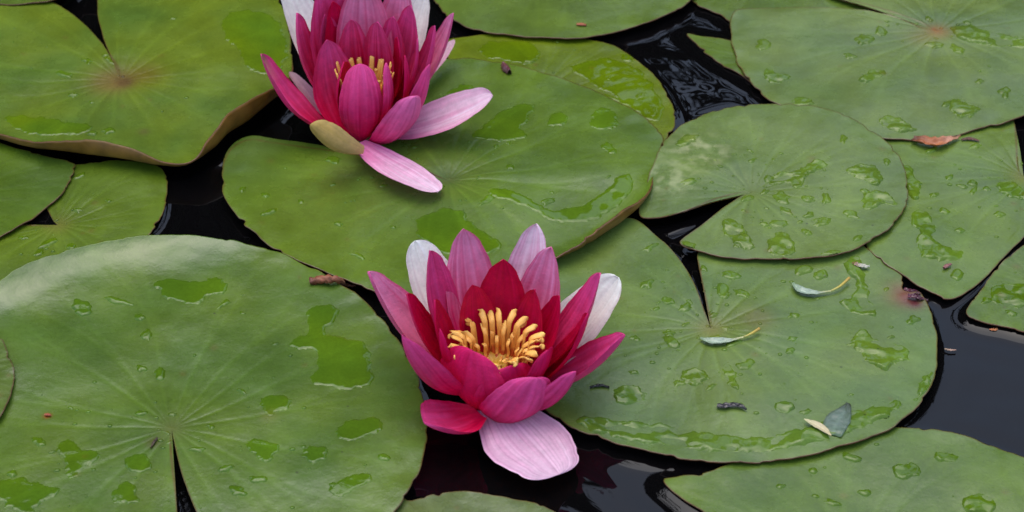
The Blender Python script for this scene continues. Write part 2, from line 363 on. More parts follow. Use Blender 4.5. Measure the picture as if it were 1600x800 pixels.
Mp = make_pad((1600, 275), [(1590, 260), (1570, 160), (1450, 175), (1385, 212), (1372, 260), (1370, 320), (1352, 378), (1365, 400), (1400, 425), (1435, 450), (1478, 467), (1520, 450), (1560, 412), (1602, 370), (1680, 330), (1760, 280), (1740, 200), (1660, 160), (1612, 262)],
     .12, 'bright green pad at the right edge spreading between the two upper right pads', base=(.115, .205, .04), base2=(.105, .2, .05), seed=22)
Np = make_pad((1640, 450), [(1650, 440), (1690, 400), (1640, 378), (1600, 384), (1560, 416), (1530, 455), (1511, 490), (1530, 502), (1570, 510), (1610, 520), (1680, 530), (1740, 490), (1720, 440), (1654, 455)],
     .14, 'small green pad cut by the right edge above the open dark water', base=(.10, .185, .02), seed=23)
O = make_pad((1111, 512), [(1110, 498), (1100, 455), (1092, 415), (1090, 396), (1110, 378), (1200, 362), (1300, 368), (1350, 384), (1395, 412), (1412, 430), (1410, 445), (1422, 452), (1436, 452), (1444, 462), (1458, 492), (1467, 530), (1464, 575), (1448, 618), (1418, 650), (1375, 677), (1300, 702), (1210, 720),
     (1120, 721), (1040, 713), (960, 694), (900, 672), (840, 635), (790, 590), (765, 530), (770, 470), (810, 420), (870, 380), (935, 350), (985, 340), (1022, 364), (1058, 400), (1085, 445), (1104, 496)],
     .26, 'large wet pad right of the front flower with a purple bite on its right margin', base=(.115, .20, .05), base2=(.10, .195, .06), seed=24, NU=460, NR=74,
     spot=(.2, .2, .08), spot_s=.6, stains=[(1412, 455, .75, (.2, .02, .07), 1.0), (1430, 470, .35, (.09, .015, .04), 1), (1180, 500, .7, (.16, .14, .07), .4)])
L_ = make_pad((1175, 299), [(1163, 303), (1135, 322), (1100, 350), (1066, 375), (1064, 383), (1082, 391), (1130, 400), (1200, 405), (1270, 403), (1330, 391), (1380, 365), (1409, 332), (1419, 292), (1410, 252), (1382, 218), (1332, 187),
     (1270, 168), (1200, 164), (1130, 171), (1080, 188), (1045, 213), (1024, 248), (1012, 290), (1000, 318), (996, 334), (1006, 341), (1040, 339), (1085, 326), (1130, 308), (1162, 299)],
     .48, 'round medium pad with slit facing left and worn whitish left lobe', base=(.12, .205, .055), base2=(.11, .2, .06), seed=25, spot=(.11, .17, .05), spot_s=.3,
     stains=[(1090, 238, 1.2, (.30, .38, .25), .6), (1045, 280, 1.0, (.28, .37, .24), .55)], mott=1, rim=(.09, .04, .02))
P_ = make_pad((1330, 880), [(1310, 870), (1180, 870), (1110, 808), (1062, 775), (1036, 748), (1060, 744), (1110, 737), (1200, 700), (1300, 674), (1400, 669), (1480, 677), (1560, 700), (1640, 740), (1720, 820), (1700, 930), (1550, 1000), (1400, 1010), (1336, 890)],
     .08, 'smooth pad at the lower right corner partly under the large wet pad', base=(.095, .18, .02), base2=(.085, .17, .035), seed=26)
Q_ = make_pad((750, 900), [(745, 915), (690, 960), (620, 900), (606, 840), (613, 775), (624, 772), (640, 781), (680, 772), (730, 768), (800, 778), (880, 802), (930, 860), (900, 930), (820, 965), (756, 915)],
     .3, 'small grey-green pad peeping in at the bottom edge below the front flower', base=(.10, .16, .05), base2=(.09, .15, .05), seed=27)
Rp = make_pad((20, -60), [(10, -70), (-80, -110), (-130, -60), (-60, -5), (0, 4), (50, 3), (95, -6), (130, -50), (60, -100), (24, -72)],
     .8, 'sliver of a brown-edged pad in the top left corner', base=(.09, .15, .02), seed=28, NU=200, NR=40)

# ---------------------------------------------------------------- water films and drops lying on the pads
def hit(px, py):
    o = cam_pos; d = ray(px, py); best = None
    for p in PADS:
        h = p['bvh'].ray_cast(Vector(o), Vector(d))
        if h[0] is not None and (best is None or h[3] < best[1]): best = (np.array(h[0]), h[3], p, h[2])
    return best
def poly_sdf(pts, poly):
    """positive inside"""
    a = poly; b = np.roll(poly, -1, 0)
    p = pts[:, None, :]; ab = (b - a)[None]; ap = p - a[None]
    t = np.clip((ap * ab).sum(2) / np.maximum((ab * ab).sum(2), 1e-12), 0, 1)
    d = np.sqrt(((ap - ab * t[..., None]) ** 2).sum(2)).min(1)
    y = pts[:, 1][:, None]; x = pts[:, 0][:, None]
    cond = ((a[None, :, 1] > y) != (b[None, :, 1] > y)) & (x < (b[None, :, 0] - a[None, :, 0]) * (y - a[None, :, 1]) / (b[None, :, 1] - a[None, :, 1] + 1e-12) + a[None, :, 0])
    ins = cond.sum(1) % 2 == 1
    return np.where(ins, d, -d)
def drop_mesh(poly_px, H=.07, edge=.13, rough=.05, seed=0, maxn=80, wav=.02):
    cx = sum(p[0] for p in poly_px) / len(poly_px); cy = sum(p[1] for p in poly_px) / len(poly_px)
    h = hit(cx, cy) or hit(*poly_px[0])
    if h is None: return None
    pad = h[2]; z = h[0][2]
    poly = np.array([at(x, y, z)[:2] for x, y in poly_px])
    for _ in range(2):          # round the corners off
        nx_ = np.roll(poly, -1, 0); poly = np.stack([poly * .75 + nx_ * .25, poly * .25 + nx_ * .75], 1).reshape(-1, 2)
    lo = poly.min(0) - .12; hi = poly.max(0) + .12; size = (hi - lo).max()
    step = max(.03, size / maxn) if size < 6 else .07
    nx, ny = int((hi[0] - lo[0]) / step) + 2, int((hi[1] - lo[1]) / step) + 2
    X, Y = np.meshgrid(lo[0] + np.arange(nx) * step, lo[1] + np.arange(ny) * step, indexing='ij')
    pts = np.stack([X.ravel(), Y.ravel()], 1)
    sd = poly_sdf(pts, poly)
    sd = sd + (rough * fbm_arr(pts, 2.2, seed + .37, 3) + rough * .28 * fbm_arr(pts, 6, seed + 2.37, 2)) * min(1, size / 1.0)
    q = np.clip(sd / edge, -1, 1)
    hh = np.where(q > 0, H * (1 - (1 - q) ** 2), q * H * 2)
    hh += np.clip(q, 0, 1) * wav * fbm_arr(pts * np.array([.7, 1.0]), 1.6, seed + 5.1, 2) * min(1, size / 1.5)
    Z = np.zeros(len(pts)); colr = np.zeros((len(pts), 3)); ok = np.zeros(len(pts), bool)
    keep = sd > -.09
    cen, nn = pad['V'], pad['faces']
    for k in np.nonzero(keep)[0]:
        hp = pad['bvh'].ray_cast(Vector((pts[k, 0], pts[k, 1], 12)), Vector((0, 0, -1)))
        if hp[0] is None: continue
        ok[k] = True; Z[k] = hp[0].z; colr[k] = pad['col'][nn[hp[2], 0]]
    vid = -np.ones(len(pts), int); vid[ok] = np.arange(ok.sum())
    a = (np.arange(nx - 1)[:, None] * ny + np.arange(ny - 1)[None, :]).ravel()
    q4 = np.stack([a, a + ny, a + ny + 1, a + 1], 1)
    q4 = q4[ok[q4].all(1)]
    if not len(q4): return None
    V = np.stack([pts[:, 0], pts[:, 1], Z + hh], 1)[ok]
    return pad, V, vid[q4], np.clip(colr[ok] * np.array([.90, 1.0, .55]), 0, 1)
def film(poly, **kw):
    r = drop_mesh(poly, **kw)
    if r: mesh_obj('water_film', r[1], r[2], [M_WET], r[0]['root'], r[3])
def blob(px, py, rx, ry, rot=0, irr=.25, seed=0, n=22):
    out = []
    for k in range(n):
        f = 2 * math.pi * k / n
        r = 1 + irr * 1.6 * noise.fractal((math.cos(f) * 1.2, math.sin(f) * 1.2, seed * 1.7 + .3), 1, 2, 3)
        x, y = rx * r * math.cos(f), ry * r * math.sin(f)
        out.append((px + x * math.cos(rot) - y * math.sin(rot), py + x * math.sin(rot) + y * math.cos(rot)))
    return out
FILMS = [
 # on the biggest pad
 [(478, 485), (500, 475), (530, 480), (525, 500), (507, 515), (522, 525), (565, 528), (580, 555), (588, 598), (560, 606), (540, 612), (512, 600), (480, 605), (500, 572), (490, 547), (452, 542), (457, 532), (488, 522), (480, 500)],
 [(240, 440), (275, 436), (310, 442), (335, 433), (356, 442), (350, 458), (325, 462), (312, 475), (290, 476), (262, 468), (245, 455)],
 [(405, 622), (425, 615), (458, 620), (455, 634), (435, 640), (425, 652), (412, 645)],
 [(378, 692), (400, 685), (440, 690), (432, 705), (420, 723), (408, 715), (385, 706)],
 [(468, 702), (490, 694), (516, 698), (512, 712), (498, 718), (488, 730), (475, 716)],
 [(512, 762), (540, 744), (580, 741), (582, 752), (560, 765), (530, 776), (515, 772)],
 [(80, 705), (110, 685), (120, 700), (158, 705), (150, 722), (130, 730), (118, 750), (100, 738), (105, 718)],
 [(-10, 755), (30, 745), (70, 760), (98, 762), (80, 775), (60, 785), (50, 810), (10, 790), (-10, 785)],
 [(190, 718), (215, 708), (238, 715), (235, 735), (200, 738)], [(172, 765), (195, 752), (216, 765), (212, 790), (180, 788)],
 [(520, 670), (550, 655), (590, 650), (600, 668), (570, 685), (535, 692)],
 # upper left pad
 [(345, 30), (380, 15), (430, 25), (448, 60), (450, 90), (430, 118), (385, 110), (375, 75), (350, 60)],
 [(0, 178), (60, 182), (110, 190), (150, 198), (130, 212), (70, 214), (20, 202)],
 # central pad
 [(735, 210), (765, 195), (775, 175), (800, 165), (835, 160), (830, 185), (812, 200), (825, 215), (790, 222), (750, 222)],
 [(695, 150), (720, 130), (745, 140), (722, 158), (700, 160)], [(852, 190), (875, 168), (890, 185), (885, 195), (862, 198)],
 [(915, 200), (935, 165), (960, 170), (970, 195), (945, 205)],
 [(760, 300), (800, 298), (830, 312), (855, 328), (895, 325), (930, 315), (960, 285), (985, 270), (990, 290), (970, 320), (930, 345), (885, 345), (850, 340), (815, 322), (770, 312)],
 [(640, 345), (690, 325), (725, 330), (730, 350), (790, 380), (775, 395), (740, 405), (700, 400), (660, 375)],
 [(935, 228), (955, 222), (968, 235), (955, 243)],
 # wet yellow-green pad
 [(760, 62), (830, 64), (845, 85), (835, 102), (800, 98), (740, 82)], [(880, 110), (940, 88), (985, 98), (1020, 130), (1040, 170), (1030, 195), (990, 172), (930, 130)],
 # round medium pad
 [(1198, 280), (1215, 270), (1245, 268), (1270, 250), (1290, 250), (1292, 262), (1268, 270), (1255, 285), (1240, 296), (1228, 284), (1205, 290)],
 [(1322, 265), (1345, 255), (1372, 262), (1382, 280), (1372, 292), (1352, 280), (1328, 276)], [(1350, 305), (1372, 295), (1398, 305), (1402, 322), (1378, 318), (1362, 330), (1348, 322)],
 [(1125, 348), (1140, 340), (1158, 350), (1182, 382), (1172, 394), (1155, 380), (1148, 388), (1140, 372), (1128, 366)],
 [(1195, 385), (1210, 365), (1225, 362), (1238, 372), (1248, 395), (1232, 400), (1205, 398)],
 [(1052, 224), (1070, 210), (1098, 208), (1085, 220), (1062, 234)],
 # upper right pad
 [(1190, 112), (1205, 105), (1215, 115), (1240, 118), (1230, 128), (1205, 132)], [(1335, 125), (1365, 108), (1382, 106), (1384, 118), (1355, 130)],
 [(1372, 188), (1385, 180), (1405, 182), (1425, 198), (1438, 204), (1415, 208), (1390, 205)],
 [(1485, 40), (1510, 36), (1545, 50), (1590, 60), (1640, 72), (1640, 82), (1580, 74), (1520, 68), (1495, 58)], [(1480, 158), (1500, 152), (1515, 165), (1535, 170), (1520, 185), (1490, 184)],
 [(1232, 160), (1248, 148), (1268, 155), (1272, 165), (1250, 166)],
 # large wet pad
 [(1318, 412), (1340, 400), (1350, 425), (1352, 445), (1360, 475), (1375, 498), (1345, 490), (1318, 480), (1310, 470), (1330, 462), (1340, 440), (1325, 430)],
 [(1330, 525), (1355, 512), (1362, 530), (1395, 535), (1425, 545), (1418, 562), (1400, 565), (1390, 582), (1372, 574), (1350, 560), (1335, 548)],
 [(895, 652), (960, 655), (1040, 660), (1100, 675), (1150, 682), (1200, 682), (1250, 672), (1300, 655), (1340, 640), (1385, 625), (1410, 625), (1400, 645), (1350, 668), (1290, 690), (1200, 704), (1120, 706), (1040, 698), (960, 684), (905, 668)],
 [(1432, 612), (1445, 588), (1458, 575), (1456, 600), (1440, 625), (1425, 632)], [(1125, 570), (1138, 562), (1150, 590), (1156, 612), (1142, 602)],
 [(955, 610), (985, 600), (1012, 612), (1005, 628), (975, 634), (962, 628)], [(1208, 632), (1228, 625), (1242, 634), (1234, 644), (1212, 642)],
 [(1035, 528), (1050, 522), (1068, 538), (1058, 546), (1042, 540)], [(1030, 465), (1048, 462), (1058, 474), (1042, 478)], [(1062, 580), (1100, 575), (1110, 592), (1088, 606), (1070, 600)],
 # right pads
 [(1425, 330), (1452, 325), (1462, 350), (1452, 372), (1478, 385), (1510, 390), (1500, 405), (1450, 405), (1430, 385), (1440, 360), (1420, 345)],
 [(1555, 290), (1580, 280), (1600, 295), (1620, 310), (1590, 312), (1565, 305)], [(1545, 450), (1570, 440), (1610, 446), (1630, 470), (1590, 482), (1550, 475)],
 [(1405, 255), (1425, 262), (1440, 290), (1432, 320), (1418, 300), (1408, 280)],
 # lower right pad
 [(1390, 735), (1410, 722), (1440, 730), (1430, 745), (1405, 750)], [(1455, 712), (1475, 706), (1500, 712), (1490, 722), (1462, 720)], [(1500, 780), (1530, 772), (1560, 785), (1540, 805), (1508, 800)],
]
for k, p in enumerate(FILMS): film(p, seed=k * 1.3, H=.03 if k < 22 else .045, rough=.15, edge=.11, wav=.014 if k < 22 else .12)
random.seed(5)
SMALL = [(130, 480, 16, 11), (185, 470, 22, 5), (318, 492, 0, 0), (219, 496, 9, 5), (229, 524, 8, 9), (220, 575, 9, 5), (250, 583, 9, 11), (352, 732, 11, 6), (404, 748, 14, 6), (372, 768, 14, 8), (600, 715, 10, 6), (60, 690, 12, 6), (20, 740, 8, 6), (305, 702, 16, 4),
 (1192, 70, 12, 8), (1350, 62, 13, 8), (1378, 50, 9, 7), (1480, 162, 8, 5), (1570, 145, 9, 9), (1530, 128, 6, 4), (1317, 218, 6, 7), (1386, 253, 6, 5), (1275, 345, 8, 4), (1262, 312, 10, 5), (1220, 312, 7, 4), (1194, 351, 8, 4), (1285, 348, 14, 7), (1264, 336, 8, 5), (1260, 363, 9, 5), (1250, 347, 6, 3), (1168, 310, 9, 5),
 (1221, 310, 13, 9), (1330, 335, 12, 6), (1290, 310, 7, 9), (1352, 300, 10, 5), (1300, 395, 14, 5), (1075, 382, 13, 6), (1340, 372, 9, 5), (1100, 420, 6, 5), (1141, 429, 14, 6), (1130, 455, 11, 12), (1158, 458, 14, 6), (1255, 422, 14, 7), (1284, 430, 12, 7), (1010, 445, 12, 7), (1070, 480, 12, 6), (1426, 500, 11, 7), (1165, 570, 14, 8),
 (990, 582, 8, 4), (1454, 235, 8, 4), (1521, 286, 9, 5), (1484, 277, 7, 4), (1448, 395, 10, 6), (1494, 430, 10, 9), (1562, 335, 9, 5), (1460, 305, 8, 4), (1500, 360, 8, 5), (1475, 330, 9, 5), (380, 295, 6, 4), (415, 305, 7, 5), (420, 332, 14, 4), (530, 350, 7, 4), (560, 400, 14, 5), (735, 405, 9, 5), (470, 315, 5, 4),
 (170, 205, 10, 5), (145, 208, 8, 4), (75, 380, 16, 6), (60, 395, 10, 6), (110, 385, 9, 5), (980, 90, 12, 6), (1000, 150, 12, 5), (1020, 175, 8, 7), (1330, 715, 16, 6), (1270, 735, 8, 5), (1220, 760, 8, 4), (1350, 770, 12, 6), (1130, 58, 8, 4), (1580, 490, 10, 5), (1540, 470, 8, 5)]
for k, (x, y, rx, ry) in enumerate(SMALL):
    if rx: film(blob(x, y, rx, ry, random.uniform(-.4, .4), .3, k), seed=k * 2.1 + 50, H=.06, edge=.14, rough=.06, maxn=26, wav=.05)
rs = random.Random(21); n_ = 0
for pad, n in ((L_, 14), (O, 26), (Mp, 12), (I, 16), (D, 14), (Fp, 16), (P_, 8), (G, 8), (A, 8), (Cc, 4), (Np, 5)):
    for k in range(n):
        q = pad['V'][rs.randrange(len(pad['V']))] * .6 + pad['V'][rs.randrange(len(pad['V']))] * .4
        d_ = q - cam_pos; zc = d_ @ FWD; x, y = 800 + F_PX * d_[0] / zc, 400 - F_PX * (d_ @ UP) / zc
        hq = hit(x, y)
        if not (5 < x < 1595 and 5 < y < 795) or hq is None or hq[2] is not pad: continue
        n_ += 1; r_ = rs.choice((3.5, 4.5, 6, 8)); film(blob(x, y, r_ * rs.uniform(.9, 1.8), r_ * .62, rs.uniform(-.5, .5), .35, n_ + 100), seed=n_ * 1.7 + 300, H=.05, edge=.12, rough=.06, maxn=24, wav=.05)
# beads far too small and many to count, one mesh per pad
rng = random.Random(9)
for pad, n in ((D, 90), (Fp, 70), (A, 40), (G, 40), (I, 90), (L_, 90), (Mp, 70), (O, 160), (P_, 50), (Np, 25), (Cc, 25), (H, 25)):
    V, Fc, Co = [], [], []
    for k in range(n):
        i = rng.randrange(len(pad['V'])); p = pad['V'][i]
        q = rng.randrange(len(pad['V'])); p = p * .5 + pad['V'][q] * .5
        hp = pad['bvh'].ray_cast(Vector((p[0], p[1], 12)), Vector((0, 0, -1)))
        if hp[0] is None: continue
        r = rng.choice((.02, .03, .03, .045, .07)) * rng.uniform(.8, 1.3); b0 = len(V); ns = 9; st = rng.uniform(.8, 1.4); H = r * .55
        c0 = pad['col'][pad['faces'][hp[2], 0]] * np.array([.9, 1.0, .55])
        for kk, (rr, hh) in enumerate(((1.08, -.3), (.92, .35), (.65, .8), (.3, .97))):
            for j in range(ns):
                f = 2 * math.pi * j / ns; V.append((p[0] + r * rr * math.cos(f) * st, p[1] + r * rr * math.sin(f), hp[0].z + H * hh))
        V.append((p[0], p[1], hp[0].z + H)); Co += [c0] * (4 * ns + 1)
        for kk in range(3):
            for j in range(ns): Fc.append((b0 + kk * ns + j, b0 + kk * ns + (j + 1) % ns, b0 + (kk + 1) * ns + (j + 1) % ns, b0 + (kk + 1) * ns + j))
        for j in range(ns): Fc.append((b0 + 3 * ns + j, b0 + 3 * ns + (j + 1) % ns, b0 + 4 * ns))
    tag(mesh_obj('water_beads', V, Fc, [M_WET], pad['root'], np.array(Co)), kind='stuff')

# ---------------------------------------------------------------- water
def water():
    xs = np.r_[-2500, -1200, -600, -300, -150, -80, -50, -36, np.arange(-30, 30.01, .1), 36, 50, 80, 150, 300, 600, 1200, 2500]
    ys = np.r_[-2500, -1200, -600, -300, -150, -70, -40, -28, np.arange(-20, 28.01, .1), 34, 48, 80, 150, 300, 600, 1200, 2500]
    X, Y = np.meshgrid(xs, ys, indexing='ij'); P = np.stack([X.ravel(), Y.ravel()], 1)
    Z = np.zeros(len(P)); inn = (np.abs(P[:, 0]) < 31) & (P[:, 1] > -21) & (P[:, 1] < 29)
    idx = np.nonzero(inn)[0]; Q = P[idx]; best = np.full(len(Q), 9.0)
    for o in OUTLINES:
        a = o[:-1]; b = o[1:]
        lo = o.min(0) - 2.5; hi = o.max(0) + 2.5
        m = np.nonzero((Q[:, 0] > lo[0]) & (Q[:, 0] < hi[0]) & (Q[:, 1] > lo[1]) & (Q[:, 1] < hi[1]))[0]
        for s in range(0, len(m), 4000):
            mm = m[s:s + 4000]; q = Q[mm].astype(np.float32)
            ab = (b - a)[None].astype(np.float32); ap = q[:, None, :] - a[None].astype(np.float32)
            tt = np.clip((ap * ab).sum(2) / np.maximum((ab * ab).sum(2), 1e-9), 0, 1)
            d = np.sqrt(((ap - ab * tt[..., None]) ** 2).sum(2)).min(1)
            best[mm] = np.minimum(best[mm], d)
    nz = fbm_arr(Q, .22, 3.3, 2); nz2 = fbm_arr(Q * np.array([.5, 1.0]), .5, 8.3, 2)
    Z[idx] = .13 * np.exp(-best / .38) * (1 + .35 * nz) + .022 * np.cos(best * 3.8 + nz * 1.5) * np.exp(-best / 1.1) + .02 * nz2
    Z[idx] = np.minimum(Z[idx], .2 + .1 * (Z[idx] - .2))
    f = grid_faces(len(xs), len(ys))
    tag(mesh_obj('water', np.stack([P[:, 0], P[:, 1], Z - .06], 1), f, [M_WATER]), kind='structure')
water()

# ---------------------------------------------------------------- petals
prof_t = [0, .12, .3, .5, .66, .8, .9, .96, 1.0]
def width_prof(t, tipw=0.0, blunt=0.0):
    a = np.interp(t, prof_t, [.42, .60, .86, 1.0, .96, .76, .52, .30, 0])
    b = np.interp(t, prof_t, [.42, .60, .84, 1.0, 1.02, .92, .74, .52, 0])
    ta = np.clip((t - .9) / .1, 0, 1); tb = np.clip((t - .86) / .14, 0, 1)
    a = np.where(t > .9, .52 * (1 - ta ** 1.5) ** .8, a); b = np.where(t > .86, .815 * np.sqrt(1 - tb ** 2), b)
    return a * (1 - blunt) + b * blunt
KINDS = {   # inner base, inner tip, outer base, outer tip
 'mag':   ((.70, .001, .06), (.84, .10, .36), (.66, .002, .09), (.82, .085, .33)),
 'pink':  ((.74, .008, .13), (.90, .36, .60), (.68, .006, .13), (.85, .17, .44)),
 'crim':  ((.60, .001, .02), (.68, .004, .08), (.62, .001, .04), (.72, .016, .15)),
 'pale':  ((.80, .2, .44), (.93, .70, .80), (.78, .42, .54), (.88, .70, .74)),
 'white': ((.86, .74, .76), (.93, .92, .86), (.6, .55, .35), (.65, .68, .5)),
 'stripe':((.78, .34, .54), (.86, .57, .69), (.2, .2, .05), (.3, .15, .06)),
 'olive': ((.60, .2, .36), (.70, .45, .5), (.62, .42, .16), (.50, .34, .09)),
}
def make_petal(name, root, C0, tip, wpx, kind, bow=.14, cup=.35, roll=0, rbase=.8, zbase=.3, blunt=.05, az=None, seed=0, curl=0, stripes=0, oliv=0, p=1.3, base_px=None, label=None, asym=0, NT=44, NS=39):
    T = np.asarray(tip, float)
    if base_px is not None: B = at(*base_px)
    else:
        h = T[:2] - C0[:2]
        if az is not None: h = np.array([math.cos(R(az)), math.sin(R(az))])
        h = h / max(np.linalg.norm(h), 1e-6)
        B = np.array([C0[0] + h[0] * rbase, C0[1] + h[1] * rbase, C0[2] + zbase])
    L = np.linalg.norm(T - B); mid = (T + B) / 2
    tdir = (T - B) / L
    N = (C0 + np.array([0, 0, 7.0])) - mid; N -= tdir * N.dot(tdir); N /= np.linalg.norm(N)
    side0 = np.cross(tdir, N)
    if roll: N = N * math.cos(R(roll)) + side0 * math.sin(R(roll))
    ctrl = B + (T - B) * .42 - N * bow * L * 2
    t = 1 - (1 - np.linspace(0, 1, NT)) ** 1.35
    tt = t[:, None]
    Cl = (1 - tt) ** 2 * B + 2 * tt * (1 - tt) * ctrl + tt * tt * T
    Tg = np.gradient(Cl, axis=0); Tg /= np.linalg.norm(Tg, axis=1, keepdims=True)
    Ns = N - Tg * (Tg @ N)[:, None]; Ns /= np.linalg.norm(Ns, axis=1, keepdims=True)
    Sd = np.cross(Tg, Ns)
    hw = wpx / pxcm(mid) / 2
    wt = hw * width_prof(t, blunt=blunt)
    wt *= 1 + .03 * np.sin(t * 9 + seed)
    s = np.sin(np.linspace(-1, 1, NS) * math.pi / 2)
    off = np.array([noise.noise((seed * 1.9, k * 2.2, .5)) for k in range(4)])
    Vi = []; Vo = []; ci = []; co = []
    kb, kt, ob, ot = [np.array(c) for c in KINDS[kind]]
    for i in range(NT):
        for j, sj in enumerate(s):
            cupz = cup * wt[i] * (sj * sj - .15) + curl * max(0, t[i] - .75) ** 2 * L * 4
            rip = .025 * L / 5 * noise.noise((sj * 1.6, t[i] * 3, seed * 2.3)) * 4 * abs(sj)
            pt = Cl[i] + Sd[i] * (wt[i] * sj * (1 + .12 * asym * sj)) + Ns[i] * (cupz + rip - .03 * math.exp(-(sj / .12) ** 2) * L / 6)
            th = .055 * (1 - sj * sj) * (1 - t[i] * .5)
            Vi.append(pt + Ns[i] * th * .5); Vo.append(pt - Ns[i] * th * .5)
            st = noise.fractal((sj * 7, t[i] * 1.2, seed * 3.1), 1, 2, 3); st2 = noise.fractal((sj * 22, t[i] * 1.5, seed * 1.1 + 4), 1, 2, 2)
            f = min(1, max(0, (t[i] ** p) * (1 - .25 * abs(sj) ** 3) + .30 * st + .22 * st2)); f *= min(1, t[i] * 2.2)
            c = kb * (1 - f) + kt * f
            edge_ = max(0, abs(sj) - .86) / .14
            if kind in ('mag', 'pink'): c = c * (1 - .35 * edge_) + np.array(ob) * .35 * edge_ * 1.1
            if stripes:
                ln = 0
                for q in range(-8, 9):
                    pos = q / 8.8 + .02 * noise.noise((q, t[i] * 4, seed)) ; ln = max(ln, math.exp(-((sj - pos) / .016) ** 2) * (.6 + .4 * noise.noise((q * 3.1, t[i] * 3, 1))))
                c = c * (1 - stripes * ln * .6 * (1 - t[i] * .4)) + np.array([.42, .06, .22]) * stripes * ln * .6 * (1 - t[i] * .4)
            c *= 1 + .15 * st2
            if oliv: 
                g = oliv * max(0, (t[i] - .72) / .28) ** .8 * max(0, 1 - (sj / .75) ** 2); c = c * (1 - g) + np.array([.38, .34, .11]) * g
                if t[i] > .93: g2 = oliv * .5 * max(0, 1 - (sj / .8) ** 2); c = c * (1 - g2) + np.array([.1, .13, .02]) * g2
            c2 = ob * (1 - f) + ot * f; c2 *= 1 + .12 * st2
            ci.append(np.clip(c, 0, .94)); co.append(np.clip(c2, 0, .9))
    n = NT * NS
    fi = grid_faces(NT, NS, 0, False); fo = grid_faces(NT, NS, n, True)
    i = np.arange(NT - 1)
    e1 = np.stack([i * NS, n + i * NS, n + (i + 1) * NS, (i + 1) * NS], 1)
    e2 = np.stack([i * NS + NS - 1, (i + 1) * NS + NS - 1, n + (i + 1) * NS + NS - 1, n + i * NS + NS - 1], 1)
    o = mesh_obj(name, np.vstack([Vi, Vo]), np.vstack([fi, fo, e1, e2]), [M_PETAL], root, np.vstack([ci, co]))
    if label: o['label'] = label
    return o

def stamens(root, C0, zc, rings, seed=0):
    rng = random.Random(seed)
    for (n, r0, z0, r1, z1, r2, z2, wd) in rings:
        for k in range(n):
            a = 2 * math.pi * (k + rng.uniform(-.28, .28)) / n
            jr = rng.uniform(.93, 1.06); jz = rng.uniform(-.2, .16)
            sw = rng.uniform(-.14, .14)
            def P(r, z, da=0): return np.array([C0[0] + math.cos(a + da) * r * jr, C0[1] + math.sin(a + da) * r * jr, C0[2] + z])
            pts = [P(r0, z0), P((r0 + r1) / 2 + .15, (z0 + z1) / 2, sw * .3), P(r1, z1, sw * .6), P((r1 + r2) / 2 + .1, max(z1, z2) + jz, sw), P(r2, z2 + jz, sw * 1.3)]
            c = catmull(np.array(pts), 16)
            Tg = np.gradient(c, axis=0); Tg /= np.linalg.norm(Tg, axis=1, keepdims=True)
            rad = np.array([math.cos(a), math.sin(a), 0]); tw = rng.uniform(-.5, .5)
            V = []; cl = []
            prof = np.interp(np.linspace(0, 1, 16), [0, .4, .75, .92, 1], [.55, .8, 1.0, .95, .55])
            for i in range(16):
                sd_ = np.cross(Tg[i], rad * math.cos(tw) + np.array([0, 0, 1]) * math.sin(tw) * .5 + .001); sd_ /= np.linalg.norm(sd_); nn = np.cross(sd_, Tg[i])
                w_ = wd * prof[i] * .5; h_ = w_ * .34
                for j in range(8):
                    f = 2 * math.pi * j / 8; V.append(c[i] + sd_ * w_ * math.cos(f) + nn * h_ * math.sin(f))
                q = i / 15
                col = np.array([.72, .22, .02]) * (1 - q) + np.array([1.0, .60, .14]) * q if q > .3 else np.array([.45, .07, .01])  # lower part flat dark red: depth shade painted into the stamen colour
                cl += [col * rng.uniform(.96, 1.04)] * 8
            F = [(i * 8 + j, i * 8 + (j + 1) % 8, (i + 1) * 8 + (j + 1) % 8, (i + 1) * 8 + j) for i in range(15) for j in range(8)]
            F += [tuple(range(8))[::-1], tuple(120 + j for j in range(8))]
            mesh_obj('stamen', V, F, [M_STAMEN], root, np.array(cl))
    # the disc in the middle
    V = []; n = 40; cl = []
    for k, (r, z) in enumerate(((.15, .2), (.75, .3), (1.05, .6), (1.1, .95), (1.0, 1.15), (.75, 1.05), (.45, .95), (.2, 1.0), (.02, 1.05))):
        for j in range(n):
            f = 2 * math.pi * j / n; rr = r * (1 + .05 * math.cos(f * 14))
            V.append(C0 + np.array([rr * math.cos(f), rr * math.sin(f), z + .05 * math.cos(f * 14)])); cl.append((.5, .10 + .03 * k, .015))
    F = [(i * n + j, i * n + (j + 1) % n, (i + 1) * n + (j + 1) % n, (i + 1) * n + j) for i in range(8) for j in range(n)]
    mesh_obj('stigma_disc', V, F, [M_STAMEN], root, np.array(cl))

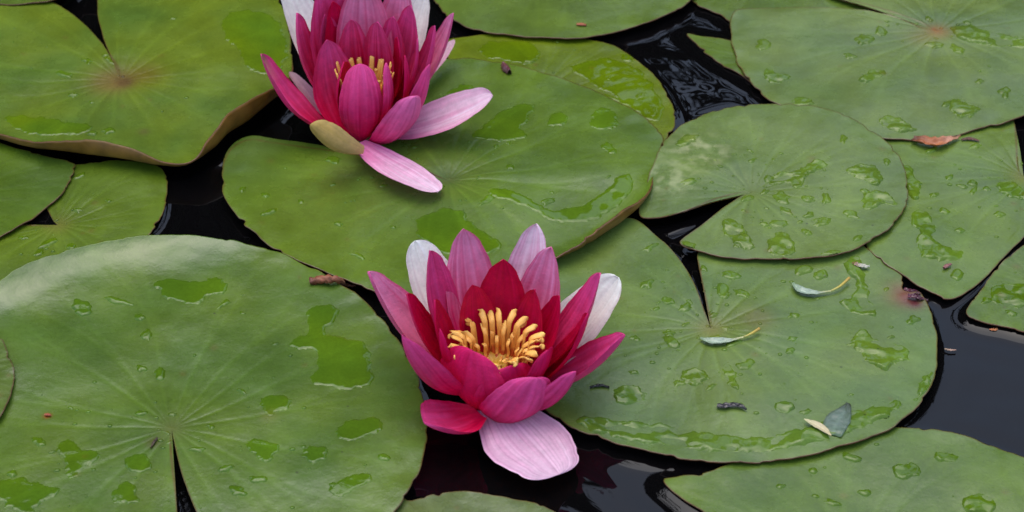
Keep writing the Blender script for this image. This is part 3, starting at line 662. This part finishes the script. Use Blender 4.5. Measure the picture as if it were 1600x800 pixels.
# ---- front flower
C1 = at(775, 612, .45)
fl = empty('water_lily_flower', C1, 'fully open crimson flower in the centre front showing a whole ring of orange stamens', 'water lily', 'open water lily flowers')
FL1 = [  # tip px, py, z, width px, kind, options
 (648, 376, 4.4, 84, 'white', dict(bow=.05, blunt=.8, cup=.2, rbase=.9, zbase=.1, label='white sepal at the back left')),
 (966, 433, 3.8, 88, 'white', dict(bow=.06, blunt=.8, cup=.25, zbase=.1, label='white sepal at the back right', roll=8)),
 (874, 739, .75, 136, 'stripe', dict(bow=.02, cup=-.12, blunt=1.0, stripes=1.0, base_px=(770, 622, .85), curl=-.06, p=.8, NS=81, label='pale striped sepal spread flat on the water in front')),
 (838, 349, 5.1, 80, 'pale', dict(bow=.08, cup=.3)),
 (724, 357, 5.3, 90, 'pink', dict(bow=.10, cup=.3)),
 (861, 386, 5.0, 84, 'pink', dict(bow=.12, cup=.35)),
 (672, 391, 5.3, 82, 'mag', dict(bow=.14, cup=.5, roll=12, p=1.0)),
 (575, 424, 4.7, 98, 'pink', dict(bow=.11, cup=.55, roll=10, p=.9)),
 (937, 426, 4.9, 86, 'mag', dict(bow=.13, cup=.5, roll=-10)),
 (976, 523, 3.6, 92, 'mag', dict(bow=.13, cup=.55, roll=-8, p=1.0)),
 (786, 405, 4.8, 86, 'crim', dict(bow=.12, rbase=.7, zbase=.5)),
 (636, 459, 4.4, 78, 'crim', dict(bow=.13, rbase=.7, zbase=.5, roll=8)),
 (738, 445, 4.2, 66, 'crim', dict(bow=.1, rbase=.7, zbase=.6)),
 (679, 468, 4.3, 62, 'crim', dict(bow=.14, rbase=.7, zbase=.6)),
 (836, 452, 4.1, 64, 'crim', dict(bow=.12, rbase=.7, zbase=.6)),
 (874, 462, 4.1, 72, 'crim', dict(bow=.14, rbase=.7, zbase=.6)),
 (919, 490, 4.2, 78, 'crim', dict(bow=.15, rbase=.7, zbase=.4, roll=-8)),
 (688, 514, 3.8, 58, 'crim', dict(bow=.16, rbase=.7, zbase=.6, roll=6)),
 (629, 524, 4.2, 104, 'mag', dict(bow=.16, cup=.6, p=2.2, az=200, roll=18)),
 (795, 572, 2.9, 110, 'crim', dict(bow=.16, cup=.25, az=272, rbase=1.1, blunt=.8, zbase=.2)),
 (738, 547, 3.5, 128, 'crim', dict(bow=.16, cup=.3, az=243, rbase=1.2, blunt=.8, zbase=.1)),
 (855, 547, 3.3, 96, 'crim', dict(bow=.15, cup=.2, roll=-10, az=300, rbase=.9, blunt=.7, zbase=.5)),
 (899, 580, 2.7, 84, 'mag', dict(bow=.17, cup=.55, az=312, rbase=1.0, zbase=0, roll=-25, p=1.6)),
 (839, 590, 2.9, 124, 'mag', dict(bow=.20, cup=.45, az=268, rbase=1.25, zbase=-.1, roll=-26, blunt=.5, p=1.3)),
 (663, 660, 1.5, 118, 'mag', dict(bow=.14, cup=.4, base_px=(752, 648, .9), roll=0, blunt=.8, p=1.4, label='short curled petal at the lower left')),
]
for k, (x, y, z, wd, kd, o) in enumerate(FL1):
    make_petal('sepal' if kd in ('white', 'stripe') else 'petal', fl, C1, at(x, y, z), wd, kd, seed=k + 1, **o)
stamens(fl, C1, 0, [(26, .75, .8, 1.15, 2.25, 1.68, 2.45, .25), (19, .7, .85, .95, 1.85, 1.35, 2.1, .2), (13, .6, .9, .8, 1.55, .95, 1.7, .15), (9, .5, .9, .5, 1.25, .3, 1.3, .11)], seed=3)
tube('stalk', [C1 + (0, 0, .1), C1 + (.1, .2, -1.5), C1 + (.5, 1.2, -9)], [.9, .42, .36], M_STEM, fl, nseg=16)

# ---- back flower
C2 = at(573, 196, .75)
f2 = empty('water_lily_flower', C2, 'half open magenta flower at the top with only a few stamen tips showing', 'water lily', 'open water lily flowers')
FL2 = [
 (444, -38, 5.6, 78, 'white', dict(bow=.08, blunt=.6, cup=.3, label='pale pink sepal at the back left', roll=10)),
 (664, -12, 5.0, 62, 'white', dict(bow=.06, blunt=.6, cup=.3, label='cream sepal at the back right')),
 (452, 112, 2.2, 26, 'olive', dict(bow=.02, blunt=.6, base_px=(520, 190, .9))),
 (710, 62, 1.6, 24, 'olive', dict(bow=.02, blunt=.3, base_px=(640, 150, .9))),
 (770, 149, 2.6, 74, 'pale', dict(bow=.09, cup=.35, blunt=.7, base_px=(596, 208, .8), roll=18, p=.7, label='long pale sepal reaching to the right')),
 (684, 300, .95, 74, 'pale', dict(bow=.02, cup=.1, blunt=.8, base_px=(560, 224, 1.1), p=.7, stripes=.35, NS=61, label='pale sepal lying forward on the pad')),
 (408, 84, 3.9, 66, 'mag', dict(bow=.13, cup=.5, blunt=.2, base_px=(520, 208, .9), roll=10, p=.9, label='narrow outer petal with a curling olive tip', oliv=.8)),
 (501, -22, 6.2, 84, 'mag', dict(bow=.10)),
 (566, -32, 6.4, 92, 'pink', dict(bow=.08)),
 (628, -26, 6.0, 84, 'pink', dict(bow=.10)),
 (536, -20, 6.0, 70, 'mag', dict(bow=.10)),
 (642, 8, 5.6, 72, 'mag', dict(bow=.12)),
 (708, 20, 5.1, 66, 'pink', dict(bow=.13, cup=.5, roll=-12, p=.8)),
 (520, 2, 5.6, 56, 'crim', dict(bow=.12, rbase=.7, zbase=.5)),
 (548, 30, 5.2, 58, 'mag', dict(bow=.1, p=2.6, rbase=.7, zbase=.5)),
 (590, 34, 5.2, 60, 'mag', dict(bow=.1, p=2.6, rbase=.7, zbase=.5)),
 (679, 40, 4.9, 58, 'mag', dict(bow=.15, cup=.5, roll=-12)),
 (508, 22, 5.1, 58, 'mag', dict(bow=.13, rbase=.8, zbase=.4, p=1.6)),
 (614, 26, 5.0, 60, 'mag', dict(bow=.12, rbase=.8, zbase=.4, p=1.6)),
 (652, 60, 4.5, 58, 'mag', dict(bow=.14, rbase=.8, zbase=.4, roll=-14, p=1.6)),
 (620, 58, 4.8, 50, 'crim', dict(bow=.12, rbase=.7, zbase=.5)),
 (464, 20, 5.4, 60, 'mag', dict(bow=.14, cup=.55, az=170, roll=12, p=2.0)),
 (538, 96, 4.1, 60, 'crim', dict(bow=.16, rbase=1.0, zbase=.2, az=255, blunt=.4)),
 (632, 86, 4.3, 60, 'crim', dict(bow=.16, rbase=.9, zbase=.3, az=330)),
 (603, 98, 4.1, 72, 'mag', dict(bow=.17, rbase=1.0, zbase=.2, az=280, p=2.4, blunt=.5, roll=-10)),
 (671, 100, 4.0, 66, 'mag', dict(bow=.16, cup=.55, roll=-22, az=318, rbase=1.0, zbase=0)),
 (511, 62, 4.6, 76, 'mag', dict(bow=.15, cup=.35, az=238, rbase=1.2, zbase=.1, roll=-25, p=2.0)),
 (563, 99, 4.4, 70, 'mag', dict(bow=.19, cup=.5, az=262, rbase=1.2, zbase=.1, blunt=.5, p=2.0)),
 (649, 150, 3.3, 82, 'pink', dict(bow=.17, cup=.45, az=292, rbase=1.2, zbase=-.1, roll=-24, blunt=.5, oliv=.8, p=.8, label='front petal with an olive tip')),
 (485, 194, 2.9, 46, 'olive', dict(bow=.16, cup=.8, base_px=(566, 238, 1.3), roll=48, blunt=.9, label='olive curled sepal at the lower left')),
]
for k, (x, y, z, wd, kd, o) in enumerate(FL2):
    make_petal('sepal' if kd in ('white', 'olive', 'pale') else 'petal', f2, C2, at(x, y, z), wd, kd, seed=k + 41, **o)
stamens(f2, C2, 0, [(18, .7, .8, .95, 1.9, 1.15, 2.75, .22), (12, .6, .85, .8, 1.6, .8, 2.2, .18)], seed=8)
tube('stalk', [C2 + (0, 0, .1), C2 + (.1, .2, -1.5), C2 + (.5, 1.2, -9)], [.9, .42, .36], M_STEM, f2, nseg=16)

# ---------------------------------------------------------------- small things lying about
def on_pad(px, py, dz=0.0):
    h = hit(px, py)
    if h is None: return at(px, py, dz)
    return h[0] + np.array([0, 0, dz])
def scrap(name, path, wid, cols, label, cat, mat=M_ATTR, lift=.06, cup=.25, thick=.03, parent=None, blunt=.4, NS=9, tipw=None, nz=.04, seed=0):
    """a small curved blade following surface points"""
    P = np.array([on_pad(x, y, lift) for x, y in path]) if parent is None or True else None
    c = catmull(P, 22); T = np.gradient(c, axis=0); T /= np.linalg.norm(T, axis=1, keepdims=True)
    t = np.linspace(0, 1, 22); W = np.interp(t, np.linspace(0, 1, len(wid)), wid)
    V = []; V2 = []; cl = []
    cols = np.array(cols); cc = np.stack([np.interp(t, np.linspace(0, 1, len(cols)), cols[:, k]) for k in range(3)], 1)
    for i in range(22):
        sd_ = np.cross(T[i], (0, 0, 1)); sd_ /= np.linalg.norm(sd_)
        for s in np.linspace(-1, 1, NS):
            q = c[i] + sd_ * W[i] * s + np.array([0, 0, cup * W[i] * s * s + nz * noise.noise((i * .4, s * 2, seed))])
            V.append(q + (0, 0, thick * (1 - s * s) * .5 + .004)); V2.append(q - np.array([0, 0, thick * .5 * (1 - s * s) + .004])); cl.append(cc[i] * (1 + .25 * noise.noise((i * .7, s * 4, seed + 2))) * (1.25 if abs(s) < .1 else 1))
    n = 22 * NS
    fi = grid_faces(22, NS, 0); fo = grid_faces(22, NS, n, True); i = np.arange(21)
    e1 = np.stack([i * NS, n + i * NS, n + (i + 1) * NS, (i + 1) * NS], 1); e2 = np.stack([i * NS + NS - 1, (i + 1) * NS + NS - 1, n + (i + 1) * NS + NS - 1, n + i * NS + NS - 1], 1)
    o = mesh_obj(name, np.vstack([V, V2]), np.vstack([fi, fo, e1, e2]), [mat], parent, np.clip(np.vstack([cl, cl]), 0, 1), loc=None if parent is not None else c[0])
    if label: tag(o, label, cat)
    return o
p = [on_pad(484, 444, .13), on_pad(500, 443, .17), on_pad(528, 443, .2), on_pad(540, 445, .2), on_pad(556, 447, .2)]
tg = tube('twig', p, [.10, .13, .12, .07, .025], M_ATTR, None, cols=np.array([(.12, .035, .02), (.28, .09, .04), (.22, .07, .035), (.3, .14, .07), (.15, .05, .03)]), nseg=12, loc=p[0], wob=1.0, seed=3)
tag(tg, 'short reddish brown bark twig on the biggest pad, left of the front flower', 'twig')
for (blade, stalk, lab) in (([(1238, 446), (1250, 458), (1270, 462), (1298, 459)], [(1298, 459), (1312, 453), (1326, 442)], 'pale narrow floating leaflet with yellow stalk, the upper one on the large wet pad'),
                            ([(1094, 532), (1110, 538), (1135, 537), (1162, 531)], [(1162, 531), (1174, 527), (1186, 521)], 'pale narrow leaflet with yellow stalk lying beside the slit centre of the large wet pad')):
    e0 = empty('leaflet', on_pad(*blade[0], .05), lab, 'leaf', 'fallen pale leaflets')
    scrap('blade', blade, [.05, .17, .16, .06, .03], [(.2, .28, .16), (.27, .34, .25), (.3, .36, .26), (.4, .4, .15)], None, None, mat=M_WETSCRAP, lift=.12, cup=.5, parent=e0)
    sp = [on_pad(x, y, .14 + k * .05) for k, (x, y) in enumerate(stalk)]
    tube('stalk', sp, [.035, .045, .06], M_ATTR, e0, cols=np.array([(.45, .42, .12), (.5, .38, .06), (.4, .25, .05)]), nseg=8)
scrap('dead_leaf', [(1425, 222), (1440, 226), (1462, 230), (1482, 224), (1500, 217)], [.16, .28, .3, .16, .02], [(.10, .03, .015), (.3, .09, .03), (.38, .13, .05), (.42, .2, .12), (.3, .15, .07)], 'small rust brown dead leaf under the front rim of the large upper right pad', 'dead leaf', cup=.6, lift=.14, nz=.12, seed=4)
scrap('dead_leaf', [(1502, 220), (1515, 219), (1530, 222)], [.05, .1, .04], [(.08, .03, .02), (.1, .04, .025)], 'tiny dark brown fragment right of the rust brown dead leaf', 'dead leaf', cup=.3, seed=5)
scrap('insect_remains', [(1120, 637), (1130, 638), (1144, 636), (1158, 638), (1166, 643)], [.08, .13, .1, .1, .02], [(.03, .03, .035), (.05, .045, .05), (.015, .015, .02), (.03, .03, .03)], 'black curled speck of insect remains in the front half of the large wet pad', 'insect', mat=M_WETSCRAP, cup=.3, lift=.1, thick=.08, nz=.04, seed=6)
scrap('leaf_fragment', [(1300, 682), (1306, 664), (1318, 646), (1326, 632)], [.32, .42, .42, .25, .08], [(.08, .13, .07), (.11, .15, .11), (.10, .14, .10), (.04, .05, .03)], 'wet grey leaf fragment near the front margin of the large wet pad', 'leaf fragment', mat=M_WETSCRAP, cup=.1, lift=.05, nz=.05, seed=7)
scrap('leaf_fragment', [(1256, 660), (1272, 668), (1286, 676), (1298, 686)], [.02, .12, .16, .12, .02], [(.45, .42, .22), (.5, .42, .25), (.45, .38, .2)], 'pale cream pointed leaf fragment touching the wet grey fragment', 'leaf fragment', lift=.16, nz=.02, seed=8)
scrap('leaf_fragment', [(1333, 414), (1340, 418), (1350, 420), (1358, 420)], [.1, .1, .12, .04], [(.25, .06, .03), (.4, .38, .3), (.45, .45, .35)], 'tiny cream and red scrap near the far margin of the large wet pad', 'leaf fragment', lift=.12, nz=.1, seed=9)
scrap('leaf_fragment', [(1546, 515), (1554, 515), (1562, 512)], [.03, .09, .03], [(.4, .12, .04), (.45, .2, .08)], 'tiny orange scrap floating on the open water at the right', 'leaf fragment', lift=.03, seed=10)
scrap('leaf_fragment', [(1476, 545), (1484, 547), (1494, 547)], [.03, .05, .02], [(.3, .22, .14), (.35, .2, .15)], 'tiny pale scrap floating beside the right margin of the large wet pad', 'leaf fragment', lift=.04, seed=11)
scrap('dark_seed', [(922, 607), (938, 604), (952, 607)], [.03, .07, .02], [(.01, .01, .01), (.02, .02, .02)], 'thin black sliver on the large wet pad just right of the front flower', 'seed', mat=M_WETSCRAP, thick=.08, seed=12)
scrap('snail', [(786, 104), (791, 110), (796, 117)], [.12, .2, .1], [(.14, .05, .05), (.10, .03, .04)], 'small dark red-brown snail shell on the far margin of the central pad', 'snail', mat=M_WETSCRAP, thick=.3, cup=-.3, lift=.12, seed=13)
scrap('seed', [(901, 40), (908, 40), (916, 41)], [.06, .1, .05], [(.35, .1, .04), (.3, .07, .03)], 'small orange-brown seed on the pad cut by the top edge', 'seed', thick=.1, seed=14)
scrap('seed', [(70, 650), (74, 650), (80, 651)], [.03, .06, .02], [(.35, .08, .04), (.3, .07, .03)], 'tiny red seed on the left half of the biggest pad', 'seed', thick=.06, seed=15)
scrap('seed', [(1474, 422), (1480, 418), (1486, 416)], [.05, .09, .03], [(.25, .1, .09), (.2, .08, .07)], 'small pinkish seed husk in the dark gap between the two right edge pads', 'seed', thick=.08, lift=.1, seed=16)
for k, (pth, lab) in enumerate((([(1412, 452), (1424, 456), (1438, 463)], 'upper shred of rotten purple leaf at the bite of the large wet pad'), ([(1418, 466), (1432, 468), (1450, 470)], 'lower shred of rotten purple leaf at the bite of the large wet pad'))):
    scrap('rotten_shred', pth, [.08, .14, .03], [(.10, .02, .04), (.05, .015, .025), (.12, .06, .06)], lab, 'leaf shred', mat=M_WETSCRAP, cup=.4, lift=.1, nz=.1, seed=20 + k)
scrap('debris', [(236, 702), (240, 694), (246, 686)], [.02, .05, .03], [(.06, .04, .02), (.05, .03, .02)], 'little dark curled speck just left of the slit centre on the biggest pad', 'debris', thick=.05, seed=30)

# ---------------------------------------------------------------- far bank whose dark trees the pond mirrors
def bank():
    rng = random.Random(4); V = []; F = []
    def top(x):          # height of the foliage in m
        h = 6.6 - 3.9 * min(1, max(0, (x - .95) / .15)) * min(1, max(0, (2.6 - x) / .3)) - 3.5 * min(1, max(0, (x - .22) / .1)) * min(1, max(0, (.9 - x) / .1))
        return h + .35 * noise.noise((x * 1.3, 0, 0)) + .2 * noise.noise((x * 4, 2, 0))
    for k in range(26000):
        x = rng.uniform(-9, 9); tp = top(x); z = tp * rng.uniform(0, 1) ** .8
        y = 4.6 + rng.uniform(-.5, .9) + .5 * noise.noise((x * .8, z * .8, 3))
        s = rng.uniform(.05, .11); a = rng.uniform(0, 6.28); b = rng.uniform(-.9, .9)
        d1 = Vector((math.cos(a), math.sin(a) * .6, b)).normalized() * s; d2 = Vector((-math.sin(a) * .4, math.cos(a), rng.uniform(-.8, .8))).normalized() * s * .5
        o = Vector((x, y, z)); n = len(V)
        V += [o - d1, o + d2, o + d1, o - d2]; F.append((n, n + 1, n + 2, n + 3))
    b0 = len(V); nx, nz = 90, 30
    for i in range(nx + 1):
        x = -9 + 18 * i / nx
        for j in range(nz + 1):
            f = j / nz; z = top(x) * .93 * f
            V.append(Vector((x, 5.0 + .5 * noise.noise((x * .8, z * .8, 3)) + .3 * noise.noise((x * 3, z * 3, 7)), z)))
    for i in range(nx):
        for j in range(nz):
            a = b0 + i * (nz + 1) + j; F.append((a, a + nz + 1, a + nz + 2, a + 1))
    m = simple('bank_foliage', (.03, .05, .015), .7, 1.4, 1.5, .4)
    o = mesh_obj('bank_foliage', np.array([list(v) for v in V]) / S, F, [m], smooth=False); tag(o, 'dark mass of trees on the far bank mirrored in the pond', 'foliage', kind='stuff')
    xs = np.linspace(-2500, 2500, 40); ys = np.linspace(380, 2500, 20)
    X, Y = np.meshgrid(xs, ys, indexing='ij'); Z = np.clip((Y - 400) * .06, -8, 60) + np.array([[4 * noise.noise((x * .01, y * .01, 1)) for y in ys] for x in xs])
    tag(mesh_obj('bank', np.stack([X.ravel(), Y.ravel(), Z.ravel()], 1), grid_faces(40, 20), [M_BANK]), kind='structure')
bank()
